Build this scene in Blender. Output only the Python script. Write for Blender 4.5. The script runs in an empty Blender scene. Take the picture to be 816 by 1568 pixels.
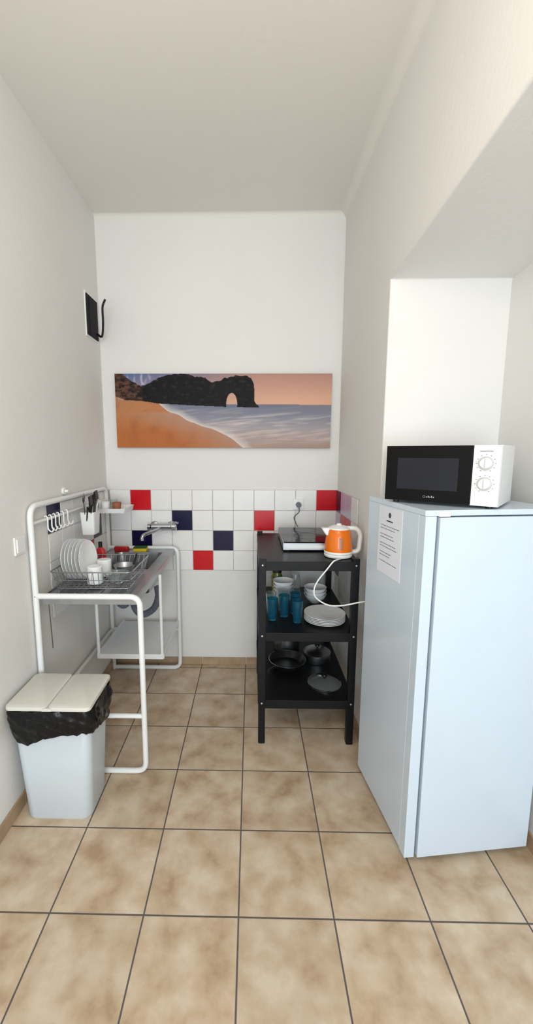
import bpy, bmesh, math, random
from mathutils import Vector, Matrix, noise
random.seed(7)
sc = bpy.context.scene
sc.view_settings.view_transform = 'Standard'
sc.view_settings.look = 'None'

def lin(c):
    return tuple(((v/255)/12.92 if v/255 <= .04045 else ((v/255+.055)/1.055)**2.4) for v in c)

# ------------------------------------------------------------ materials
def mat(name, rgb, rough=.5, metal=0, var=.06, scale=8, bump=0, bscale=60, trans=0, coat=0, spec=.5, ior=1.45):
    m = bpy.data.materials.new(name); m.use_nodes = True
    nt = m.node_tree; n = nt.nodes; l = nt.links
    b = n['Principled BSDF']
    c = lin(rgb)
    tc = n.new('ShaderNodeTexCoord')
    nz = n.new('ShaderNodeTexNoise'); nz.inputs['Scale'].default_value = scale; nz.inputs['Detail'].default_value = 3
    l.new(tc.outputs['Object'], nz.inputs['Vector'])
    r = n.new('ShaderNodeValToRGB')
    r.color_ramp.elements[0].position = .3; r.color_ramp.elements[1].position = .7
    r.color_ramp.elements[0].color = tuple(v*(1-var) for v in c)+(1,)
    r.color_ramp.elements[1].color = tuple(min(1, v*(1+var*.5)) for v in c)+(1,)
    l.new(nz.outputs['Fac'], r.inputs['Fac']); l.new(r.outputs['Color'], b.inputs['Base Color'])
    b.inputs['Roughness'].default_value = rough; b.inputs['Metallic'].default_value = metal
    b.inputs['Transmission Weight'].default_value = trans; b.inputs['Coat Weight'].default_value = coat
    b.inputs['Specular IOR Level'].default_value = spec; b.inputs['IOR'].default_value = ior
    if bump:
        n2 = n.new('ShaderNodeTexNoise'); n2.inputs['Scale'].default_value = bscale; n2.inputs['Detail'].default_value = 4
        l.new(tc.outputs['Object'], n2.inputs['Vector'])
        bp = n.new('ShaderNodeBump'); bp.inputs['Strength'].default_value = bump; bp.inputs['Distance'].default_value = .004
        l.new(n2.outputs['Fac'], bp.inputs['Height']); l.new(bp.outputs['Normal'], b.inputs['Normal'])
    return m

def floor_mat():
    m = bpy.data.materials.new('floor_ceramic_tile'); m.use_nodes = True
    nt = m.node_tree; n = nt.nodes; l = nt.links; b = n['Principled BSDF']
    tc = n.new('ShaderNodeTexCoord'); sp = n.new('ShaderNodeSeparateXYZ'); l.new(tc.outputs['Object'], sp.inputs[0])
    def M(op, a, bb=None, c=None):
        k = n.new('ShaderNodeMath'); k.operation = op
        for i, v in enumerate((a, bb, c)):
            if v is None: continue
            if isinstance(v, (int, float)): k.inputs[i].default_value = v
            else: l.new(v, k.inputs[i])
        return k.outputs[0]
    ax = M('DIVIDE', M('ADD', sp.outputs[0], .040+3.25), .325)
    ay = M('DIVIDE', M('ADD', sp.outputs[1], -1.188+6.52), .326)
    fx = M('FRACT', ax); fy = M('FRACT', ay)
    dx = M('MINIMUM', fx, M('SUBTRACT', 1, fx)); dy = M('MINIMUM', fy, M('SUBTRACT', 1, fy))
    d = M('MINIMUM', dx, dy)
    mr = n.new('ShaderNodeMapRange'); mr.inputs['From Min'].default_value = .006; mr.inputs['From Max'].default_value = .011
    l.new(d, mr.inputs['Value'])
    cb = n.new('ShaderNodeCombineXYZ'); l.new(M('FLOOR', ax), cb.inputs[0]); l.new(M('FLOOR', ay), cb.inputs[1])
    wn = n.new('ShaderNodeTexWhiteNoise'); wn.noise_dimensions = '3D'; l.new(cb.outputs[0], wn.inputs['Vector'])
    va = n.new('ShaderNodeVectorMath'); va.operation = 'MULTIPLY_ADD'
    l.new(wn.outputs['Color'], va.inputs[0]); va.inputs[1].default_value = (20, 20, 20); l.new(tc.outputs['Object'], va.inputs[2])
    nz = n.new('ShaderNodeTexNoise'); nz.inputs['Scale'].default_value = 9; nz.inputs['Detail'].default_value = 5; nz.inputs['Roughness'].default_value = .55
    nz.inputs['Distortion'].default_value = .1
    l.new(va.outputs[0], nz.inputs['Vector'])
    r = n.new('ShaderNodeValToRGB'); e = r.color_ramp.elements
    e[0].position = .30; e[0].color = lin((172, 145, 117))+(1,)
    e[1].position = .66; e[1].color = lin((212, 195, 173))+(1,)
    k = e.new(.47); k.color = lin((195, 172, 145))+(1,)
    l.new(nz.outputs['Fac'], r.inputs['Fac'])
    hv = n.new('ShaderNodeHueSaturation'); l.new(r.outputs['Color'], hv.inputs['Color'])
    l.new(M('MULTIPLY_ADD', wn.outputs['Value'], .08, .96), hv.inputs['Value'])
    mx = n.new('ShaderNodeMix'); mx.data_type = 'RGBA'
    mx.inputs['A'].default_value = lin((90, 84, 82))+(1,)
    l.new(mr.outputs[0], mx.inputs['Factor']); l.new(hv.outputs['Color'], mx.inputs['B'])
    l.new(mx.outputs['Result'], b.inputs['Base Color'])
    l.new(M('MULTIPLY_ADD', mr.outputs[0], -.38, .8), b.inputs['Roughness'])
    bp = n.new('ShaderNodeBump'); bp.inputs['Strength'].default_value = .5; bp.inputs['Distance'].default_value = .002
    l.new(mr.outputs[0], bp.inputs['Height']); l.new(bp.outputs['Normal'], b.inputs['Normal'])
    return m

WALL = mat('wall_paint', (230, 228, 225), .85, var=.025, scale=1.5, bump=.25, bscale=35)
CEIL = mat('ceiling_paint', (230, 227, 220), .9, var=.02, scale=1.2, bump=.2, bscale=30)
WHITE = mat('white_enamel', (234, 235, 235), .3, var=.02)
FRIDGE = mat('fridge_enamel', (204, 218, 231), .28, var=.015, coat=.25)
BLACK = mat('black_lacquer', (15, 15, 18), .42, var=.2, bump=.1, bscale=200, spec=.3)
BLKGLASS = mat('black_glass', (5, 5, 7), .10, var=.1, spec=.22)
BLKPL = mat('black_plastic', (18, 18, 18), .4, var=.1)
DARK = mat('dark_gap', (28, 28, 32), .9)
WIN = mat('microwave_window', (30, 32, 40), .2, var=.1, spec=.3)
STEEL = mat('stainless_steel', (176, 179, 182), .3, metal=1, var=.12, scale=14)
CHROME = mat('chrome', (190, 193, 198), .15, metal=1, var=.05)
WIRE = mat('chrome_wire', (170, 172, 176), .25, metal=1)
TW = mat('tile_white', (236, 234, 232), .28, var=.02, spec=.35)
TR = mat('tile_red', (200, 14, 28), .25, var=.08, spec=.35)
TB = mat('tile_navy', (20, 16, 58), .22, var=.15, spec=.3)
TP = mat('tile_lilac', (196, 184, 208), .25, var=.05)
GROUT = mat('grout', (186, 180, 174), .9, var=.1, scale=30)
BASE = mat('baseboard_tile', (176, 150, 122), .4, var=.2, scale=12)
CER = mat('white_ceramic', (240, 241, 241), .18, var=.01, coat=.2)
PLAST = mat('white_plastic', (236, 236, 234), .35, var=.02)
ORANGE = mat('orange_plastic', (235, 116, 14), .25, var=.05, coat=.2)
TEAL = mat('teal_glass', (70, 165, 195), .04, trans=.88, var=.03, ior=1.35)
CLEAR = mat('clear_glass', (230, 240, 240), .04, trans=.92, var=.01, ior=1.3)
GREEN = mat('green_glass', (90, 100, 25), .15, var=.1)
BINM = mat('bin_plastic', (206, 215, 223), .4, var=.02)
LIDM = mat('bin_lid_plastic', (220, 217, 209), .4, var=.02)
BAG = mat('bin_bag', (9, 10, 13), .3, var=.2, bump=1, bscale=40, spec=.4)
HOSE = mat('grey_hose', (98, 102, 112), .45, var=.1)
BRASS = mat('brass', (190, 150, 80), .3, metal=1)
PAPER = mat('paper', (226, 230, 240), .8, var=.01)
INK = mat('ink', (70, 72, 80), .8)
YEL = mat('yellow_sponge', (225, 195, 50), .9, bump=.6, bscale=120)
SGRN = mat('green_scourer', (50, 90, 50), .95, bump=.6, bscale=200)
REDP = mat('red_plastic', (180, 30, 35), .35)
TERRA = mat('terracotta', (160, 95, 70), .6)
SILVER = mat('silver_trim', (200, 202, 205), .3, metal=.6)
DRKPAN = mat('nonstick', (22, 22, 24), .3, var=.2)

# ------------------------------------------------------------ geometry
def box(x0, x1, y0, y1, z0, z1):
    v = [(x, y, z) for x in (x0, x1) for y in (y0, y1) for z in (z0, z1)]
    f = [(0, 1, 3, 2), (4, 6, 7, 5), (0, 4, 5, 1), (2, 3, 7, 6), (0, 2, 6, 4), (1, 5, 7, 3)]
    return v, f
def merge(*gs):
    V = []; F = []
    for v, f in gs:
        o = len(V); V += list(v); F += [tuple(i+o for i in q) for q in f]
    return V, F
def tube(pts, r, seg=10, closed=False):
    P = [Vector(p) for p in pts]; n = len(P); V = []; F = []
    T = []
    for i in range(n):
        a = P[(i-1) % n] if (closed or i) else P[0]
        b = P[(i+1) % n] if (closed or i < n-1) else P[-1]
        T.append((b-a).normalized())
    up = Vector((0, 0, 1)) if abs(T[0].z) < .9 else Vector((1, 0, 0))
    N = (up - T[0]*up.dot(T[0])).normalized()
    for i in range(n):
        N = (N - T[i]*N.dot(T[i]))
        N = N.normalized() if N.length > 1e-6 else T[i].orthogonal().normalized()
        B = T[i].cross(N)
        rr = r(i) if callable(r) else r
        for k in range(seg):
            a = 2*math.pi*k/seg
            V.append(tuple(P[i]+N*math.cos(a)*rr+B*math.sin(a)*rr))
    m = n if closed else n-1
    for i in range(m):
        for k in range(seg):
            a = i*seg+k; b = i*seg+(k+1) % seg; j = ((i+1) % n)*seg
            F.append((a, b, j+(k+1) % seg, j+k))
    if not closed:
        F.append(tuple(range(seg))[::-1]); F.append(tuple((n-1)*seg+k for k in range(seg)))
    return V, F
def fillet(pts, r, n=6, closed=False):
    P = [Vector(p) for p in pts]; out = []
    N = len(P)
    for i in range(N):
        if not closed and i in (0, N-1): out.append(P[i]); continue
        a = P[i-1]; b = P[i]; c = P[(i+1) % N]
        d1 = (a-b); d2 = (c-b); rr = min(r, d1.length*.49, d2.length*.49)
        p = b+d1.normalized()*rr; q = b+d2.normalized()*rr
        for k in range(n+1):
            t = k/n; out.append(p*(1-t)**2 + b*2*t*(1-t) + q*t*t)
    return out
def spline(pts, n=8):
    P = [Vector(p) for p in pts]; P = [P[0]*2-P[1]]+P+[P[-1]*2-P[-2]]; out = []
    for i in range(1, len(P)-2):
        for k in range(n):
            t = k/n; a, b, c, d = P[i-1:i+3]
            out.append(.5*((2*b)+(c-a)*t+(2*a-5*b+4*c-d)*t*t+(3*b-a-3*c+d)*t**3))
    out.append(P[-2]); return out
def lathe(prof, c=(0, 0, 0), seg=32, axis='Z'):
    V = []; F = []; n = len(prof)
    for r, z in prof:
        for k in range(seg):
            a = 2*math.pi*k/seg; x, y = r*math.cos(a), r*math.sin(a)
            p = (x, y, z) if axis == 'Z' else ((z, x, y) if axis == 'X' else (y, z, x))
            V.append((p[0]+c[0], p[1]+c[1], p[2]+c[2]))
    for i in range(n-1):
        for k in range(seg):
            F.append((i*seg+k, i*seg+(k+1) % seg, (i+1)*seg+(k+1) % seg, (i+1)*seg+k))
    if prof[0][0] > 1e-5: F.append(tuple(range(seg))[::-1])
    if prof[-1][0] > 1e-5: F.append(tuple((n-1)*seg+k for k in range(seg)))
    return V, F
def cyl(r, z0, z1, c=(0, 0, 0), seg=24, axis='Z'):
    return lathe([(r, z0), (r, z1)], c, seg, axis)
def rr(cx, cy, hx, hy, r, z, n=6):
    out = []
    for qx, qy, a0 in ((1, 1, 0), (-1, 1, 90), (-1, -1, 180), (1, -1, 270)):
        for k in range(n+1):
            a = math.radians(a0+90*k/n)
            out.append((cx+qx*(hx-r)+r*math.cos(a), cy+qy*(hy-r)+r*math.sin(a), z))
    return out
def loft(secs, cap0=True, cap1=True):
    V = []; F = []; s = len(secs[0])
    for q in secs: V += list(q)
    for i in range(len(secs)-1):
        for k in range(s):
            F.append((i*s+k, i*s+(k+1) % s, (i+1)*s+(k+1) % s, (i+1)*s+k))
    if cap0: F.append(tuple(range(s))[::-1])
    if cap1: F.append(tuple((len(secs)-1)*s+k for k in range(s)))
    return V, F
def xf(g, M):
    return [tuple(M @ Vector(v)) for v in g[0]], g[1]
def T(x, y, z, rx=0, ry=0, rz=0):
    return Matrix.Translation((x, y, z)) @ Matrix.Rotation(math.radians(rz), 4, 'Z') @ Matrix.Rotation(math.radians(ry), 4, 'Y') @ Matrix.Rotation(math.radians(rx), 4, 'X')

def OBJ(name, parts, loc=(0, 0, 0), rz=0, bevel=0, seg=2, parent=None):
    V = []; F = []; MI = []; mats = []
    for (v, f), m in parts:
        if m not in mats: mats.append(m)
        o = len(V); V += list(v); F += [tuple(i+o for i in q) for q in f]; MI += [mats.index(m)]*len(f)
    me = bpy.data.meshes.new(name); me.from_pydata(V, [], F)
    for m in mats: me.materials.append(m)
    me.polygons.foreach_set('material_index', MI)
    bm = bmesh.new(); bm.from_mesh(me)
    bmesh.ops.recalc_face_normals(bm, faces=bm.faces)
    for f in bm.faces: f.smooth = True
    for e in bm.edges:
        if len(e.link_faces) == 2 and e.calc_face_angle(0) > math.radians(38): e.smooth = False
    bm.to_mesh(me); bm.free()
    ob = bpy.data.objects.new(name, me); sc.collection.objects.link(ob)
    ob.location = loc; ob.rotation_euler = (0, 0, math.radians(rz))
    if bevel:
        b = ob.modifiers.new('bevel', 'BEVEL'); b.width = bevel; b.segments = seg; b.limit_method = 'ANGLE'; b.angle_limit = math.radians(50)
        b.harden_normals = True
    if parent: ob.parent = parent
    return ob
def EMPTY(name, loc=(0, 0, 0), rz=0):
    e = bpy.data.objects.new(name, None); sc.collection.objects.link(e)
    e.location = loc; e.rotation_euler = (0, 0, math.radians(rz)); e.empty_display_size = .1
    return e

# ------------------------------------------------------------ room shell
XL, XR, XN, YB, YJ, YR, ZC, ZH = -1.02, .60, 1.12, 2.88, 1.92, -2.6, 3.08, 2.31
ZH2 = 2.58
OBJ('floor', [(box(-1.2, 1.3, YR-.1, 3.0, -.1, 0), floor_mat())])
OBJ('ceiling', [(box(-1.2, 1.3, YR-.1, 3.0, ZC, ZC+.1), CEIL)])
OBJ('wall_left', [(box(XL-.12, XL, YR, YB, 0, ZC), WALL)])
OBJ('wall_back', [(box(XL-.12, XN+.12, YB, YB+.1, 0, ZC), WALL)])
prof = [(YJ, 0), (YB, 0), (YB, ZC), (YR, ZC), (YR, ZH2), (YJ, ZH)]
wv = [(XR, y, z) for y, z in prof]+[(XN+.12, y, z) for y, z in prof]
wf = [tuple(range(6)), tuple(range(11, 5, -1))]+[(i, (i+1) % 6, (i+1) % 6+6, i+6) for i in range(6)]
OBJ('wall_right', [((wv, wf), WALL)], bevel=.008, seg=3)
OBJ('wall_niche', [(box(XN, XN+.12, YR, YJ, 0, ZH2), WALL)])
OBJ('wall_rear', [(merge(box(-1.14, -.7, YR-.1, YR, 0, ZC), box(.9, 1.24, YR-.1, YR, 0, ZC),
                         box(-.7, .9, YR-.1, YR, 0, .5), box(-.7, .9, YR-.1, YR, 2.4, ZC)), WALL)])
OBJ('window_1', [(merge(box(-.7, -.65, YR-.08, YR-.03, .5, 2.4), box(.85, .9, YR-.08, YR-.03, .5, 2.4), box(.08, .12, YR-.08, YR-.03, .55, 2.35),
                        box(-.65, .85, YR-.08, YR-.03, .5, .55), box(-.65, .85, YR-.08, YR-.03, 2.35, 2.4)), WHITE)])
# coved junctions
def cove(name, p0, p1, d1, d2, r=.07, N=16):
    p0, p1, d1, d2 = map(Vector, (p0, p1, d1, d2)); s = []
    for k in range(N+1):
        a = math.radians(90*k/N)
        off = d1*r*(1-math.sin(a)) + d2*r*(1-math.cos(a))
        s.append((p0+off, p1+off))
    V = []; F = []
    for a, b in s: V += [tuple(a), tuple(b)]
    for k in range(N): F.append((2*k, 2*k+1, 2*k+3, 2*k+2))
    return OBJ(name, [((V, F), CEIL)])
cove('trim_1', (XL, YB, ZC), (XR, YB, ZC), (0, -1, 0), (0, 0, -1), .03)
cove('trim_2', (XR, YR, ZC), (XR, YB, ZC), (-1, 0, 0), (0, 0, -1), .05)
# baseboards
def bb(name, axis, a0, a1, fixed, sgn):
    gs = []; p = a0; L = .325
    while p < a1-.01:
        q = min(p+L-.004, a1)
        if axis == 'X': gs.append(box(p, q, fixed, fixed+sgn*.009, 0, .055))
        else: gs.append(box(fixed, fixed+sgn*.009, p, q, 0, .065))
        p += L
    OBJ(name, [(merge(*gs), BASE)], bevel=.001)
bb('baseboard_back', 'X', XL+.01, XR-.01, YB, -1)
bb('baseboard_left', 'Y', YR, YB-.01, XL, 1)
bb('baseboard_right', 'Y', YJ, YB-.01, XR, -1)
bb('baseboard_niche', 'Y', YR, YJ, XN, -1)

# ------------------------------------------------------------ backsplash tiles
s = .1455; ZT = 1.307
def tiles(name, fn, ncol, rows, colors):
    parts = []
    for k in range(ncol):
        for r in range(rows):
            m = colors.get((k, r), TW)
            parts.append((fn(k, r), m))
    return parts
g = .0018
def tb(k, r):
    x0 = -1.0005+k*s+g; z1 = ZT-r*s-g
    return box(x0, x0+s-2*g, YB-.008, YB-.001, z1-s+2*g, z1)
cb = {(1, 0): TR, (10, 0): TR, (3, 1): TB, (7, 1): TR, (1, 2): TB, (5, 2): TB, (4, 3): TR}
OBJ('wall_tiles_back', tiles('b', tb, 11, 4, cb)+[(box(XL, XR, YB-.0055, YB, ZT-4*s, ZT), GROUT)], bevel=.0012)
def tl(k, r):
    y1 = YB-.012-k*s-g; z1 = ZT-r*s-g
    return box(XL+.001, XL+.008, y1-s+2*g, y1, z1-s+2*g, z1)
OBJ('wall_tiles_left', tiles('l', tl, 6, 4, {(5, 0): TB, (2, 2): TR, (1, 1): TB, (3, 2): TR})+[(box(XL, XL+.0055, YB-.012-6*s, YB-.009, ZT-4*s, ZT), GROUT)], bevel=.0012)
def tr(k, r):
    y1 = YB-.012-k*s-g; z1 = ZT-r*s-g
    return box(XR-.008, XR-.001, y1-s+2*g, y1, z1-s+2*g, z1)
OBJ('wall_tiles_right', tiles('r', tr, 4, 4, {(0, 0): TB, (1, 0): TP, (2, 0): TP, (1, 1): TR, (2, 1): TR, (0, 1): TP, (0, 3): TB})+[(box(XR-.0055, XR, YB-.012-4*s, YB-.009, ZT-4*s, ZT), GROUT)], bevel=.0012)

# ------------------------------------------------------------ canvas picture
def paint(u, v):
    X = 174+u*333; Y = 572+v*113
    nz = noise.noise(Vector((u*18, v*6, 1)))
    nf = noise.noise(Vector((u*70, v*24, 3)))
    def mix(a, b, t):
        t = max(0, min(1, t)); return tuple(a[i]*(1-t)+b[i]*t for i in range(3))
    def interp(tab, x):
        if x <= tab[0][0]: return tab[0][1]
        for (x0, y0), (x1, y1) in zip(tab, tab[1:]):
            if x <= x1: return y0+(y1-y0)*(x-x0)/(x1-x0)
        return tab[-1][1]
    hz = 618+ (u-.5)*1.5
    # sky
    top = mix((88, 106, 156), (186, 140, 128), (u-.04)/.62); low = mix((186, 152, 146), (228, 176, 148), u*1.3)
    c = mix(top, low, (Y-572)/42)
    sil = [(174, 571), (186, 572), (192, 578), (203, 585), (213, 590), (222, 589), (232, 583), (243, 578), (252, 575), (262, 573), (275, 572), (288, 573), (298, 577), (306, 576), (314, 579), (322, 585), (330, 584), (338, 582), (344, 578), (352, 577), (360, 575), (370, 576), (378, 575), (384, 579), (388, 588), (389, 600), (388, 612), (396, 622)]
    base = [(174, 606), (190, 612), (215, 613), (240, 617), (300, 620), (345, 622), (396, 623)]
    if Y > hz: # sea
        t = (Y-hz)/66
        c = mix((110, 118, 140), (168, 160, 166), t*1.8)
        st = noise.noise(Vector((u*5+v*4, v*22+u*6, 5)))+.5*noise.noise(Vector((u*16+v*8, v*60+u*14, 8)))
        c = mix(c, (212, 200, 194), max(0, st*1.3+.15)*min(1, t*2.4))
        c = mix(c, (190, 158, 142), (t-.5)*1.5*(.5+u*.5))
        c = mix(c, (150, 116, 100), (t-.8)*1.5)
        if u > .6: c = mix(c, (214, 160, 138), max(0, .25-t)*1.2*(u-.6)*2)
    # beach edge: x along Y
    bx = interp([(611, 176), (614, 236), (622, 245), (632, 262), (645, 285), (655, 318), (666, 345), (678, 362), (690, 375)], Y)+nz*7
    if Y > interp(base, X)-1 and X < bx+2:
        t = (Y-612)/70
        c = mix((196, 138, 98), (186, 110, 62), t*1.4)
        c = mix(c, (140, 82, 54), max(0, .3-t)*.7+max(0, nz)*.35+max(0, nf)*.15)
        wet = (bx-X)
        if Y > 630 and wet < 90: c = mix(c, (182, 140, 120), (90-wet)/90*.95)
    elif Y > hz and X < bx+24 and Y > 616:
        c = mix((224, 212, 206), c, (X-bx)/24)
    if X < 396 and Y > interp(sil, X)+nf*1.5 and Y < interp(base, X):
        hole = ((X-354)/(8.5))**2 + ((Y-618)/17)**2
        inh = hole < 1 and X+ (Y-600)*.15 > 346
        if not inh:
            rk = noise.noise(Vector((X*.12+Y*.05, Y*.22-X*.04, 6)))+.6*noise.noise(Vector((X*.35, Y*.5, 2)))
            if X < 216: c = mix((104, 68, 54), (24, 18, 20), .45+rk*1.1+(X-174)/80-.3)
            else: c = mix((12, 10, 13), (66, 54, 48), max(0, rk*.8))
    if X < 235 and Y < 590 and Y < interp(sil, X)-1:
        c = mix(c, (226, 226, 240), max(0, noise.noise(Vector((u*60, v*10, 9)))*1.4-.1))
    return lin(tuple(x*.97 for x in c))
def canvas():
    nx, ny = 500, 170
    V = []; F = []; C = []
    W, H = 1.457, .489
    for j in range(ny+1):
        for i in range(nx+1):
            V.append((W*i/nx, 0, H*(1-j/ny))); C.append(paint(i/nx, j/ny))
    for j in range(ny):
        for i in range(nx):
            a = j*(nx+1)+i; F.append((a, a+nx+1, a+nx+2, a+1))
    me = bpy.data.meshes.new('canvas_front'); me.from_pydata(V, [], F)
    at = me.color_attributes.new('paint', 'FLOAT_COLOR', 'POINT')
    at.data.foreach_set('color', [x for c in C for x in (c[0], c[1], c[2], 1)])
    m = bpy.data.materials.new('canvas_print'); m.use_nodes = True
    nt = m.node_tree; b = nt.nodes['Principled BSDF']; a = nt.nodes.new('ShaderNodeAttribute'); a.attribute_name = 'paint'
    nt.links.new(a.outputs['Color'], b.inputs['Base Color']); b.inputs['Roughness'].default_value = .6; b.inputs['Specular IOR Level'].default_value = .2
    me.materials.append(m)
    p = EMPTY('seascape_canvas_picture', (-.923, YB-.032, 1.60), 0)
    p.rotation_euler = (0, math.radians(.15), 0)
    o = bpy.data.objects.new('printed_front', me); sc.collection.objects.link(o); o.parent = p
    OBJ('stretcher', [(box(0, W, .0008, .03, 0, H), mat('canvas_edge', (120, 84, 70), .7))], parent=p)
canvas()

# ------------------------------------------------------------ open electrical box, switch, etc
cable = spline([(XL+.012, 2.80, 2.33), (XL+.05, 2.78, 2.31), (XL+.075, 2.74, 2.38), (XL+.09, 2.70, 2.46), (XL+.115, 2.68, 2.50)])
OBJ('electrical_junction_box', [(box(XL, XL+.006, 2.64, 2.832, 2.278, 2.543), PLAST), (box(XL+.0055, XL+.012, 2.65, 2.825, 2.29, 2.53), DARK),
     (box(XL+.012, XL+.018, 2.68, 2.70, 2.30, 2.52), DARK), (tube(cable, .007, 8), BLKPL)])
OBJ('light_switch', [(box(XL, XL+.008, 1.705, 1.785, 1.125, 1.205), PLAST), (box(XL+.007, XL+.013, 1.715, 1.775, 1.135, 1.195), WHITE)], bevel=.002)
OBJ('wall_hook', [(cyl(.02, 0, .012, (XL, 2.20, 1.36), 20, 'X'), PLAST), (cyl(.008, .012, .03, (XL, 2.20, 1.36), 12, 'X'), PLAST)], bevel=.001)
OBJ('power_socket', [(box(.29, .365, YB-.018, YB-.008, 1.17, 1.245), PLAST), (cyl(.026, -.006, 0, (.3275, YB-.018, 1.207), 24, 'Y'), PLAST),
     (cyl(.018, -.035, 0, (.3275, YB-.022, 1.207), 20, 'Y'), HOSE),
     (tube(spline([(.3275, YB-.05, 1.20), (.33, YB-.055, 1.16), (.30, YB-.04, 1.12), (.31, YB-.05, 1.08), (.32, YB-.08, 1.06)]), .0035, 8), HOSE)], bevel=.0015)

# ------------------------------------------------------------ fridge
fw, fd, fh = .50, .475, 1.375
FL = (.588, 1.378, 0); FA = 7
OBJ('refrigerator', [
    (box(0, fw, .045, fd, .035, fh-.02), FRIDGE),
    (box(-.001, fw+.001, .004, fd, fh-.02, fh), FRIDGE),
    (box(0, .040, .002, .044, .030, fh-.0205), FRIDGE),
    (box(.0395, .0495, .020, .044, .035, fh-.022), DARK),
    (box(.0485, fw, -.006, .040, .035, fh-.024), FRIDGE),
    (box(.049, fw-.01, .0405, .0445, .04, fh-.03), DARK),
    (box(.045, .085, -.004, .02, fh-.022, fh-.004), PLAST),
    (cyl(.005, -.002, .004, (.020, .002, 1.114), 12, 'Y'), PLAST), (cyl(.005, -.002, .004, (.020, .002, .823), 12, 'Y'), PLAST),
    (cyl(.016, 0, .036, (.035, .05, 0)), BLKPL), (cyl(.016, 0, .036, (fw-.035, .05, 0)), BLKPL),
    (cyl(.016, 0, .036, (.035, fd-.04, 0)), BLKPL), (cyl(.016, 0, .036, (fw-.035, fd-.04, 0)), BLKPL)], FL, FA, bevel=.003, seg=3)
# notice on the fridge side
pt = [(box(-.0016, -.0004, .158, .362, 1.07, 1.35), PAPER)]
pt.append((xf(lathe([(.011, 0), (.011, .0004)], seg=20, axis='X'), T(-.0021, .262, 1.318)), INK))
pt.append((box(-.0020, -.0015, .235, .29, 1.291, 1.296), INK))
z = 1.27
rnd = random.Random(3)
for i in range(13):
    y = .34
    if i % 3 != 2:
        end = .18+rnd.random()*.08
        while y > end:
            w = .006+rnd.random()*.016; pt.append((box(-.0020, -.0015, y-w, y, z, z+.0022), INK)); y -= w+.003
    z -= .0125
OBJ('paper_notice', pt, FL, FA)

# ------------------------------------------------------------ microwave
mw, md, mh = .385, .285, .218
mp = [(box(0, mw, .012, md, .008, mh), WHITE),
      (box(.302, mw-.0005, 0, .013, .010, mh-.001), WHITE),
      (box(0.0005, .300, -.004, .013, .010, mh-.001), BLKGLASS),
      (box(.045, .258, -.0048, -.003, .055, .172), WIN),
      (box(.308, .350, -.001, .001, .016, .046), PLAST)]
for zz in (.156, .086):
    mp.append((lathe([(.024, 0), (.024, -.002)], (.341, 0, zz), 28, 'Y'), SILVER))
    mp.append((lathe([(.019, 0), (.017, -.018), (.015, -.02)], (.341, -.001, zz), 28, 'Y'), PLAST))
    mp.append((box(.339, .343, -.0225, -.018, zz-.014, zz+.015), SILVER))
    for a in range(-60, 241, 30):
        r = .029; ax = .341+r*math.cos(math.radians(a)); az = zz+r*math.sin(math.radians(a))
        mp.append((box(ax-.002, ax+.002, -.0008, .001, az-.0008, az+.0008), INK))
mp.append((box(.32, .36, -.0006, .001, .196, .198), INK)); mp.append((box(.325, .35, -.0006, .001, .029, .031), INK))
mp.append((tube([(.148+.004*math.cos(a*.7854), -.0045, .03+.004*math.sin(a*.7854)) for a in range(8)], .0006, 4, True), SILVER))
for i in range(5): mp.append((box(.156+i*.006, .159+i*.006, -.0048, -.0038, .027, .031+.003*(i % 2)), SILVER))
for x, y in ((.03, .04), (.355, .04), (.03, .25), (.355, .25)): mp.append((cyl(.012, 0, .009, (x, y, 0), 16), BLKPL))
OBJ('microwave_oven', mp, (.530, 1.635, fh+.0005), -39, bevel=.003, seg=3)

# ------------------------------------------------------------ black shelving rack
RX0, RX1, RY0, RY1 = .04, .55, 2.03, 2.77
rp = []
for x in (RX0, RX1-.036):
    for y in (RY0, RY1-.036):
        rp.append((box(x, x+.036, y, y+.036, .006, 1.035), BLACK)); rp.append((box(x+.004, x+.032, y+.004, y+.032, 0, .007), BLKPL))
for zt in (1.02, .64, .26):
    rp.append((box(RX0+.004, RX1-.004, RY0+.004, RY1-.004, zt-.018, zt), BLACK))
    rp.append((box(RX0+.035, RX1-.035, RY0-.002, RY0+.014, zt-.048, zt-.0005), BLACK))
    rp.append((box(RX0+.035, RX1-.035, RY1-.014, RY1+.002, zt-.048, zt-.0005), BLACK))
    rp.append((box(RX0-.002, RX0+.014, RY0+.035, RY1-.035, zt-.048, zt-.0005), BLACK))
    rp.append((box(RX1-.014, RX1+.002, RY0+.035, RY1-.035, zt-.048, zt-.0005), BLACK))
for zt in (1.0, .62, .24):
    for x in (RX0+.018, RX1-.018):
        rp.append((cyl(.005, -.003, 0, (x, RY0, zt), 12, 'Y'), SILVER))
OBJ('kitchen_shelving_rack', rp, bevel=.002)

Z1, Z2, Z3 = 1.0202, .6402, .2602
# induction hob
HW, HD = .315, .45
hp = [(box(0, HW, 0, HD, .010, .048), SILVER), (box(.003, HW-.003, .003, HD-.003, .0475, .055), BLKGLASS),
      (box(.02, HW-.02, -.001, .002, .018, .036), WHITE)]
for x in (.03, HW-.03):
    for y in (.03, HD-.03): hp.append((cyl(.012, 0, .011, (x, y, 0), 14), BLKPL))
for cy_, r in ((.17, .085), (.35, .075)):
    hp.append((tube([(HW/2+r*math.cos(a*.1309), cy_+r*math.sin(a*.1309), .0552) for a in range(48)], .0006, 4, True), WIN))
for i in range(5): hp.append((cyl(.006, .055, .0555, (.05+i*.052, .035, 0), 14), WIN))
OBJ('induction_hob', hp, (.178, 2.24, Z1), 0, bevel=.003)
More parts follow.
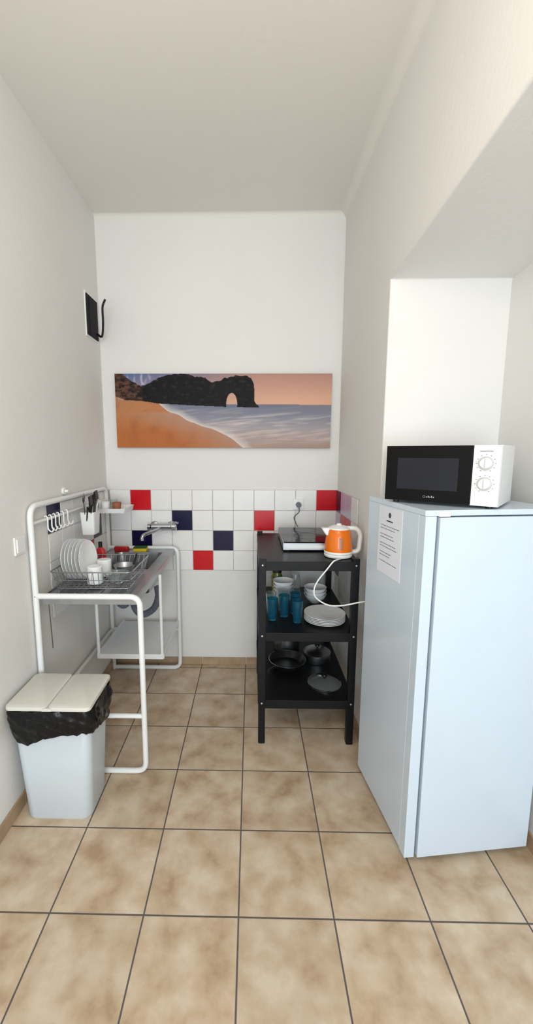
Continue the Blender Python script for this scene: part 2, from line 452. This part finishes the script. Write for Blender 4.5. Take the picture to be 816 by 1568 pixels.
# kettle
kp = [(lathe([(.062, 0), (.072, .004), (.074, .012), (.070, .020)], seg=40), PLAST),
      (lathe([(.0715, .0205), (.0735, .030), (.0725, .060), (.067, .100), (.0600, .140), (.054, .150)], seg=40), ORANGE),
      (lathe([(.0715, .0205), (.0745, .024), (.0745, .030), (.0735, .034)], seg=40), PLAST),
      (lathe([(.0555, .149), (.0545, .156), (.036, .165), (.014, .169), (.012, .177), (0, .178)], seg=40), PLAST),
      (loft([rr(-.052, 0, .018, .020, .008, .118), rr(-.062, 0, .022, .020, .008, .138), rr(-.068, 0, .026, .018, .008, .154)]), PLAST),
      (xf(tube(fillet([(.040, 0, .152), (.092, 0, .152), (.114, 0, .12), (.108, 0, .028), (.066, 0, .022)], .035), .0125, 12), Matrix.Scale(1.3, 4, (0, 1, 0))), PLAST),
      (box(-.01, .01, -.0745, -.066, .05, .11), CLEAR),
      ]
OBJ('electric_kettle', kp, (.462, 2.145, Z1), 0)
OBJ('power_cable', [(tube(spline([(.46, 2.068, 1.026), (.435, 2.035, 1.030), (.412, 2.018, 1.024), (.38, 2.012, .985), (.335, 2.01, .925), (.318, 2.01, .875), (.332, 2.01, .835), (.39, 2.01, .80), (.46, 2.01, .797), (.53, 2.0, .815), (.575, 1.985, .83)]), .0038, 8), PLAST)])
# glasses
def glass(x, y, m, h=.125, r=.031, nm='drinking_glass'):
    return OBJ(nm, [(lathe([(0, 0), (r*.72, 0), (r*.78, .004), (r, h), (r-.002, h), (r*.74, .010), (0, .010)], seg=28), m)], (x, y, Z2))
for x, y, m in ((.118, 2.20, TEAL), (.188, 2.25, TEAL), (.255, 2.17, TEAL), (.115, 2.29, CLEAR), (.255, 2.29, TEAL), (.185, 2.34, CLEAR)):
    glass(x, y, m)
def bowl(z, r=.066, h=.055):
    return lathe([(0, z), (r*.45, z), (r*.5, z+.006), (r*.85, z+h*.55), (r, z+h), (r-.003, z+h), (r*.8, z+h*.55), (r*.4, z+.01), (0, z+.01)], seg=36)
OBJ('bowl_stack', [(merge(*[bowl(.022*i) for i in range(5)]), CER)], (.20, 2.47, Z2))
OBJ('bowl_stack', [(merge(*[bowl(.022*i, .07) for i in range(3)]), CER)], (.40, 2.48, Z2))
def plate(z, r=.11):
    return lathe([(0, z), (r*.6, z), (r*.66, z+.004), (r, z+.014), (r, z+.016), (r*.64, z+.0075), (0, z+.005)], seg=48)
OBJ('plate_stack', [(merge(*[plate(.0085*i, .113) for i in range(5)]), CER)], (.408, 2.19, Z2))
OBJ('glass_jar', [(lathe([(0, 0), (.035, 0), (.038, .01), (.038, .12), (.03, .14), (.028, .15)], seg=28), GREEN), (cyl(.031, .15, .172, seg=24), BLKPL)], (.17, 2.62, Z2))
OBJ('glass_jar', [(lathe([(0, 0), (.03, 0), (.033, .01), (.033, .10), (.028, .12)], seg=28), CLEAR), (cyl(.029, .12, .14, seg=24), SILVER)], (.29, 2.62, Z2))
# pans
OBJ('frying_pan', [(lathe([(0, 0), (.085, 0), (.11, .038), (.113, .038), (.113, .041), (.109, .041), (.084, .005), (0, .005)], seg=40), DRKPAN),
    (tube([(.113*math.cos(a*.1309), .113*math.sin(a*.1309), .041) for a in range(48)], .0018, 6, True), STEEL),
    (tube(spline([(.04, -.10, .033), (.07, -.16, .05), (.10, -.20, .055)]), .009, 10), BLKPL)], (.225, 2.40, Z3), -60)
OBJ('cooking_pot', [(lathe([(0, 0), (.08, 0), (.085, .006), (.085, .10), (.088, .102), (.084, .102), (.082, .006), (0, .006)], seg=40), STEEL),
    (lathe([(.086, .1025), (.08, .112), (.04, .122), (0, .125)], seg=40), STEEL), (lathe([(.006, .12), (.008, .135), (.016, .142), (.014, .15), (0, .151)], seg=20), BLKPL),
    (tube(fillet([(.08, -.02, .08), (.12, -.02, .08), (.12, .02, .08), (.08, .02, .08)], .015), .005, 8), STEEL),
    (tube(fillet([(-.08, -.02, .08), (-.12, -.02, .08), (-.12, .02, .08), (-.08, .02, .08)], .015), .005, 8), STEEL)], (.24, 2.63, Z3), 0)
OBJ('cooking_pot', [(lathe([(0, 0), (.08, 0), (.083, .006), (.083, .055), (.086, .057), (.082, .057), (.08, .006), (0, .006)], seg=40), STEEL),
    (lathe([(.084, .0575), (.07, .068), (.03, .076), (0, .078)], seg=40), STEEL), (lathe([(.006, .074), (.008, .088), (.016, .094), (.014, .101), (0, .102)], seg=20), BLKPL)], (.42, 2.47, Z3))
OBJ('pot_lid', [(lathe([(0, .03), (.04, .026), (.085, .008), (.092, .004), (.094, 0), (.09, 0), (.04, .022), (0, .026)], seg=40), CLEAR),
    (tube([(.093*math.cos(a*.1309), .093*math.sin(a*.1309), .004) for a in range(48)], .003, 6, True), CHROME),
    (lathe([(.006, .029), (.008, .04), (.018, .046), (.016, .056), (0, .058)], seg=20), BLKPL)], (.42, 2.20, Z3))

# ------------------------------------------------------------ sink unit
SXB, SXF, SY0, SY1, ST = -1.0, -.515, 1.815, 2.80, .907
R = .0135
fr = []
for y in (SY0, SY1):
    fr.append(tube(fillet([(SXB, y, ST), (SXF, y, ST), (SXF, y, R), (SXB, y, R)], .05), R, 14))
    fr.append(tube([(SXB, y, .307), (SXF, y, .307)], R*.85, 12))
fr.append(tube(fillet([(SXB, SY0, 0), (SXB, SY0, 1.325), (SXB, SY1, 1.325), (SXB, SY1, 0)], .06), R, 14))
fr.append(tube([(SXB, SY0, 1.245), (SXB, SY1, 1.245)], R*.6, 12))
fr.append(tube([(SXB, SY0, .307), (SXB, SY1, .307)], R*.8, 12))
# hung lower shelf
sh = [box(-.91, -.52, 2.28, 2.78, .362, .374), box(-.91, -.52, 2.275, 2.285, .355, .385), box(-.525, -.515, 2.28, 2.79, .355, .385), box(-.915, -.905, 2.28, 2.79, .355, .385)]
for x in (-.905, -.527): fr.append(tube([(x, 2.285, .36), (x, 2.285, .87)], .0095, 10))
sp = [(merge(*fr), WHITE), (merge(*sh), WHITE)]
# steel top with basin
tx0, tx1, ty0, ty1, tz0, tz1 = -.980, -.535, 1.832, 2.785, .862, .898
bx0, bx1, by0, by1, bz = -.90, -.60, 2.30, 2.70, .745
st = [box(tx0, tx1, ty0, by0, tz0, tz1), box(tx0, tx1, by1, ty1, tz0, tz1), box(tx0, bx0, by0, by1, tz0, tz1), box(bx1, tx1, by0, by1, tz0, tz1)]
st.append(loft([rr((bx0+bx1)/2, (by0+by1)/2, .150, .200, .03, tz1+.001), rr((bx0+bx1)/2, (by0+by1)/2, .146, .196, .04, .87), rr((bx0+bx1)/2, (by0+by1)/2, .14, .19, .05, bz+.01), rr((bx0+bx1)/2, (by0+by1)/2, .12, .17, .05, bz)], False, True))
st.append(loft([rr((bx0+bx1)/2, (by0+by1)/2, .155, .205, .03, tz0), rr((bx0+bx1)/2, (by0+by1)/2, .148, .198, .05, bz), rr((bx0+bx1)/2, (by0+by1)/2, .125, .175, .05, bz-.008)], False, True))
for e in ((tx0, tx0+.008, ty0, ty1), (tx1-.008, tx1, ty0, ty1), (tx0, tx1, ty0, ty0+.008), (tx0, tx1, ty1-.008, ty1)):
    st.append(box(e[0], e[1], e[2], e[3], tz1-.002, tz1+.006))
for i in range(9): st.append(box(tx0+.05+i*.04, tx0+.058+i*.04, ty0+.05, by0-.06, tz1-.001, tz1+.003))
sp.append((merge(*st), STEEL))
sp.append((lathe([(.03, 0), (.03, .003), (.02, .003), (.018, 0)], (-.75, 2.5, bz), 24), CHROME))
# drain + hose
sp.append((cyl(.028, .66, .745, (-.75, 2.5, 0)), HOSE))
hose = spline([(-.75, 2.5, .67), (-.74, 2.48, .60), (-.68, 2.44, .565), (-.61, 2.45, .60), (-.585, 2.48, .67), (-.60, 2.52, .72)], 16)
sp.append((tube(hose, lambda i: .023 if i % 2 else .019, 12), HOSE))
hose2 = spline([(-.75, 2.5, .67), (-.80, 2.47, .61), (-.86, 2.5, .64), (-.92, 2.6, .70), (-.99, 2.66, .72)], 14)
sp.append((tube(hose2, lambda i: .021 if i % 2 else .017, 12), HOSE))
sp.append((cyl(.014, 0, .06, (-1.0, 2.45, .70), 14, 'X'), BRASS)); sp.append((cyl(.022, .05, .075, (-1.0, 2.45, .70), 14, 'X'), BLKPL))
sp.append((tube([(-.955, 1.84, .87), (-.99, 1.92, .60)], .003, 6), WIRE))
# rail hooks
for y in (1.95, 1.99, 2.03, 2.07, 2.12, 2.17):
    sp.append((tube(spline([(SXB-.004, y, 1.258), (SXB+.006, y, 1.262), (SXB+.012, y, 1.245), (SXB+.012, y, 1.20), (SXB+.03, y, 1.185), (SXB+.04, y, 1.205)], 5), .0035, 8), PLAST))
OBJ('kitchenette_sink_unit', sp, bevel=.0015)

# utensil caddy hanging from rail
def taper_box(cx, cy, z0, z1, a0, b0, a1, b1, t=.003, r=.012):
    return loft([rr(cx, cy, a0, b0, r, z0), rr(cx, cy, a1, b1, r, z1), rr(cx, cy, a1-t, b1-t, r, z1), rr(cx, cy, a0-t, b0-t, r, z0+t)], True, True)
cp = [(taper_box(0, 0, 0, .13, .036, .045, .042, .052), PLAST), (tube(spline([(-.035, .03, .11), (-.042, .03, .17), (-.05, .03, .165)], 5), .004, 8), PLAST)]
rnd = random.Random(5)
for i in range(12):
    x = -.02+rnd.random()*.04; y = -.03+rnd.random()*.06; dx = (rnd.random()-.4)*.06; dy = (rnd.random()-.5)*.12; h = .15+rnd.random()*.06
    m = BLKPL if i % 3 else WIRE
    cp.append((tube([(x, y, .01), (x+dx, y+dy, h)], .004, 8), m))
    if i % 3 == 0: cp.append((xf(lathe([(0, -.022), (.010, -.014), (.013, 0), (.010, .014), (0, .022)], seg=14), T(x+dx, y+dy, h+.015) @ Matrix.Scale(.3, 4, (1, 0, 0))), WIRE))
    if i % 3 == 1: cp.append((xf(box(-.004, .004, -.02, .02, 0, .05), T(x+dx, y+dy, h-.01, 10)), BLKPL))
OBJ('utensil_caddy', cp, (-.935, 2.34, 1.10))
OBJ('wall_tray_shelf', [(taper_box(0, 0, 0, .03, .085, .10, .092, .108), PLAST), (box(-.10, -.088, -.03, .03, .0, .075), PLAST)], (-.89, 2.66, 1.185))
OBJ('cup', [(lathe([(0, 0), (.022, 0), (.03, .06), (.028, .06), (.02, .004), (0, .004)], seg=24), TERRA)], (-.87, 2.62, 1.1885))
OBJ('cup', [(lathe([(0, 0), (.025, 0), (.03, .07), (.028, .07), (.023, .004), (0, .004)], seg=24), CLEAR)], (-.92, 2.70, 1.1885))
OBJ('cup', [(lathe([(0, 0), (.022, 0), (.028, .065), (.026, .065), (.02, .004), (0, .004)], seg=24), CER)], (-.94, 2.61, 1.1885))

# faucet
fp = []
FZ = 1.055
for x in (-.685, -.565):
    fp.append(lathe([(.030, 0), (.030, -.006), (.020, -.014), (.013, -.016), (.013, -.06)], (x, YB-.008, FZ), 24, 'Y'))
fp.append(lathe([(.012, 0), (.023, .006), (.023, .14), (.029, .146), (.029, .175), (.02, .182), (0, .184)], (-.70, YB-.07, FZ), 24, 'X'))
fp.append(lathe([(.0, 0), (.022, .0), (.022, .02), (.012, .024)], (-.722, YB-.07, FZ), 24, 'X'))
fp.append(tube(spline([(-.63, YB-.07, FZ-.01), (-.64, YB-.10, FZ-.012), (-.67, YB-.15, FZ-.02), (-.71, YB-.21, FZ-.03), (-.722, YB-.225, FZ-.045), (-.723, YB-.228, FZ-.065)]), .012, 12))
fp.append(tube(spline([(-.53, YB-.07, FZ+.02), (-.52, YB-.10, FZ+.035), (-.50, YB-.14, FZ+.038)]), .008, 10))
OBJ('wall_mixer_tap', [(merge(*fp), CHROME)])

# dish rack
dx0, dx1, dy0, dy1, dz0, dz1 = -.968, -.572, 1.885, 2.235, .915, 1.0
w = []
rim = [(dx0, dy0, dz1), (dx1, dy0, dz1), (dx1, dy1, dz1), (dx0, dy1, dz1)]
w.append(tube(fillet(rim, .03, 5, True), .0032, 8, True))
i2 = .02
low = [(dx0+i2, dy0+i2, dz0), (dx1-i2, dy0+i2, dz0), (dx1-i2, dy1-i2, dz0), (dx0+i2, dy1-i2, dz0)]
w.append(tube(fillet(low, .02, 5, True), .0026, 8, True))
mid = [(p[0]*.5+q[0]*.5, p[1]*.5+q[1]*.5, (dz0+dz1)/2) for p, q in zip(rim, low)]
w.append(tube(fillet(mid, .025, 5, True), .002, 6, True))
n = 15
for i in range(1, n):
    x = dx0+(dx1-dx0)*i/n; xl = dx0+i2+(dx1-dx0-2*i2)*i/n
    w.append(tube([(x, dy0, dz1), (xl, dy0+i2, dz0), (xl, dy1-i2, dz0), (x, dy1, dz1)], .0018, 6))
n = 12
for i in range(1, n):
    y = dy0+(dy1-dy0)*i/n; yl = dy0+i2+(dy1-dy0-2*i2)*i/n
    w.append(tube([(dx0, y, dz1), (dx0+i2, yl, dz0), (dx1-i2, yl, dz0), (dx1, y, dz1)], .0018, 6))
for x, y in ((dx0+.03, dy0+.03), (dx1-.03, dy0+.03), (dx0+.03, dy1-.03), (dx1-.03, dy1-.03)): w.append(tube([(x, y, .9015), (x, y, dz0)], .004, 8))
OBJ('dish_drying_rack', [(merge(*w), WIRE)])
pl = []
for i in range(6):
    x = -.942+i*.0175
    pl.append(xf(plate(0, .104 if i < 5 else .098), T(x, 2.05, dz0+.108, 0, 84, -4)))
OBJ('plate', [(merge(*pl), CER)])
def mug(nm, loc, rz, m=CER, tilt=180):
    gg = lathe([(0, 0), (.032, 0), (.036, .004), (.038, .085), (.0355, .085), (.033, .006), (0, .006)], seg=32)
    h = tube(spline([(.035, 0, .07), (.056, 0, .072), (.063, 0, .045), (.056, 0, .02), (.035, 0, .018)], 6), .005, 10)
    OBJ(nm, [(xf(merge(gg, h), T(0, 0, .085 if tilt == 180 else 0, tilt)), m)], loc, rz)
mug('coffee_mug', (-.785, 1.985, dz0+.004), -90)
mug('coffee_mug', (-.785, 2.12, dz0+.004), 85)
OBJ('soap_bottle', [(loft([rr(0, 0, .03, .018, .012, 0), rr(0, 0, .032, .02, .012, .08), rr(0, 0, .024, .016, .012, .12), rr(0, 0, .01, .01, .008, .135)]), REDP), (cyl(.011, .135, .165), BLKPL)], (-.86, 2.275, .8985))
OBJ('soap_bottle', [(loft([rr(0, 0, .022, .018, .012, 0), rr(0, 0, .024, .019, .012, .07), rr(0, 0, .018, .014, .012, .10), rr(0, 0, .009, .009, .007, .112)]), SGRN), (cyl(.010, .112, .135), YEL)], (-.94, 2.36, .8985))
OBJ('glass_bowl', [(bowl(0, .06, .05), CLEAR)], (-.675, 1.99, dz0+.004))
OBJ('colander', [(bowl(0, .055, .055), STEEL), (tube(spline([(.048, 0, .052), (.06, .02, .075), (.07, .05, .095)]), .006, 8), BLKPL)], (-.68, 2.125, dz0+.004), 20)
OBJ('sponge', [(box(-.045, .045, -.03, .03, 0, .022), YEL), (box(-.045, .045, -.03, .03, .022, .03), SGRN)], (-.76, 2.742, .8985), 5, bevel=.003)
OBJ('scrubbing_brush', [(loft([rr(0, 0, .05, .016, .014, 0), rr(0, 0, .052, .02, .014, .02), rr(0, 0, .048, .014, .012, .03)]), REDP)], (-.89, 2.742, .8985), -8)

# ------------------------------------------------------------ waste bin
bcx, bcy = -.828, 1.648
def sec(z, hx, hy, r=.04, cx=bcx, cy=bcy, n=8): return rr(cx, cy, hx, hy, r, z, n)
body = loft([sec(0, .134, .095), sec(.01, .140, .100), sec(.30, .155, .112), sec(.48, .164, .118), sec(.488, .170, .124), sec(.502, .170, .124), sec(.502, .164, .118), sec(.02, .132, .095)])
def dense(loop, m=5):
    out = []
    for i in range(len(loop)):
        a = Vector(loop[i]); b = Vector(loop[(i+1) % len(loop)])
        k = {True: m*4, False: 1}[(b-a).length > .05]
        for j in range(k): out.append(a.lerp(b, j/k))
    return out
bag = []
for j in range(14):
    t = j/13; z = .527-.115*t; q = []
    for p in dense(sec(z, .172-.006*t, .125-.004*t, .045)):
        v = Vector(p)
        d = Vector((v.x-bcx, v.y-bcy, 0)).normalized()
        w1 = v+Vector((0, 0, 0))
        fold = abs(noise.noise(Vector((v.x*34, v.y*34, v.z*9))))*.016 + abs(noise.noise(Vector((v.x*20+v.z*40, v.y*20, 4))))*.012
        low_ = t*(noise.noise(Vector((v.x*7, v.y*7, 2)))*.07+noise.noise(w1*40)*.012)
        v += d*(.002+fold+.006*math.sin(t*math.pi)); v.z += low_
        v.x = max(v.x, XL+.012)
        q.append(tuple(v))
    bag.append(q)
LZ = .522
def lidhalf(cx): return loft([rr(cx, bcy, .0865, .130, .02, LZ+.006), rr(cx, bcy, .0875, .132, .02, LZ+.012), rr(cx, bcy, .0865, .130, .02, LZ+.022), rr(cx, bcy, .076, .118, .02, LZ+.026)])
lidg = [lidhalf(bcx-.0885), lidhalf(bcx+.0885), box(bcx-.012, bcx+.012, bcy-.12, bcy+.12, LZ, LZ+.016)]
OBJ('waste_bin', [(body, BINM), (loft(bag, False, False), BAG), (merge(*lidg), LIDM), (box(bcx-.02, bcx+.02, bcy-.134, bcy-.126, LZ+.008, LZ+.020), LIDM)])

# ------------------------------------------------------------ lights
def area(name, loc, rot, sx, sy, power, col):
    L = bpy.data.lights.new(name, 'AREA'); L.shape = 'RECTANGLE'; L.size = sx; L.size_y = sy; L.energy = power; L.color = col
    o = bpy.data.objects.new(name, L); sc.collection.objects.link(o); o.location = loc; o.rotation_euler = rot
    return o
area('window_daylight', (.1, YR-.02, 1.45), (math.radians(90), 0, 0), 1.55, 1.85, 86, (.80, .92, 1.0))
P = bpy.data.lights.new('ceiling_lamp_light', 'POINT'); P.energy = 29; P.color = (1, .89, .76); P.shadow_soft_size = .2
po = bpy.data.objects.new('ceiling_lamp_light', P); sc.collection.objects.link(po); po.location = (-.1, .1, 2.45)
w_ = bpy.data.worlds.new('World'); sc.world = w_; w_.use_nodes = True
w_.node_tree.nodes['Background'].inputs[0].default_value = (.8, .9, 1, 1); w_.node_tree.nodes['Background'].inputs[1].default_value = 1.0

# ------------------------------------------------------------ camera
cam = bpy.data.cameras.new('camera'); co = bpy.data.objects.new('camera', cam); sc.collection.objects.link(co)
cam.sensor_width = 36; cam.lens = 630/1568*36; cam.clip_start = .05
yaw = .02
cam.shift_x = (23+yaw*630)/1568
co.location = (0, 0, 1.57); co.rotation_euler = (math.radians(90-8.31), 0, yaw)
sc.camera = co
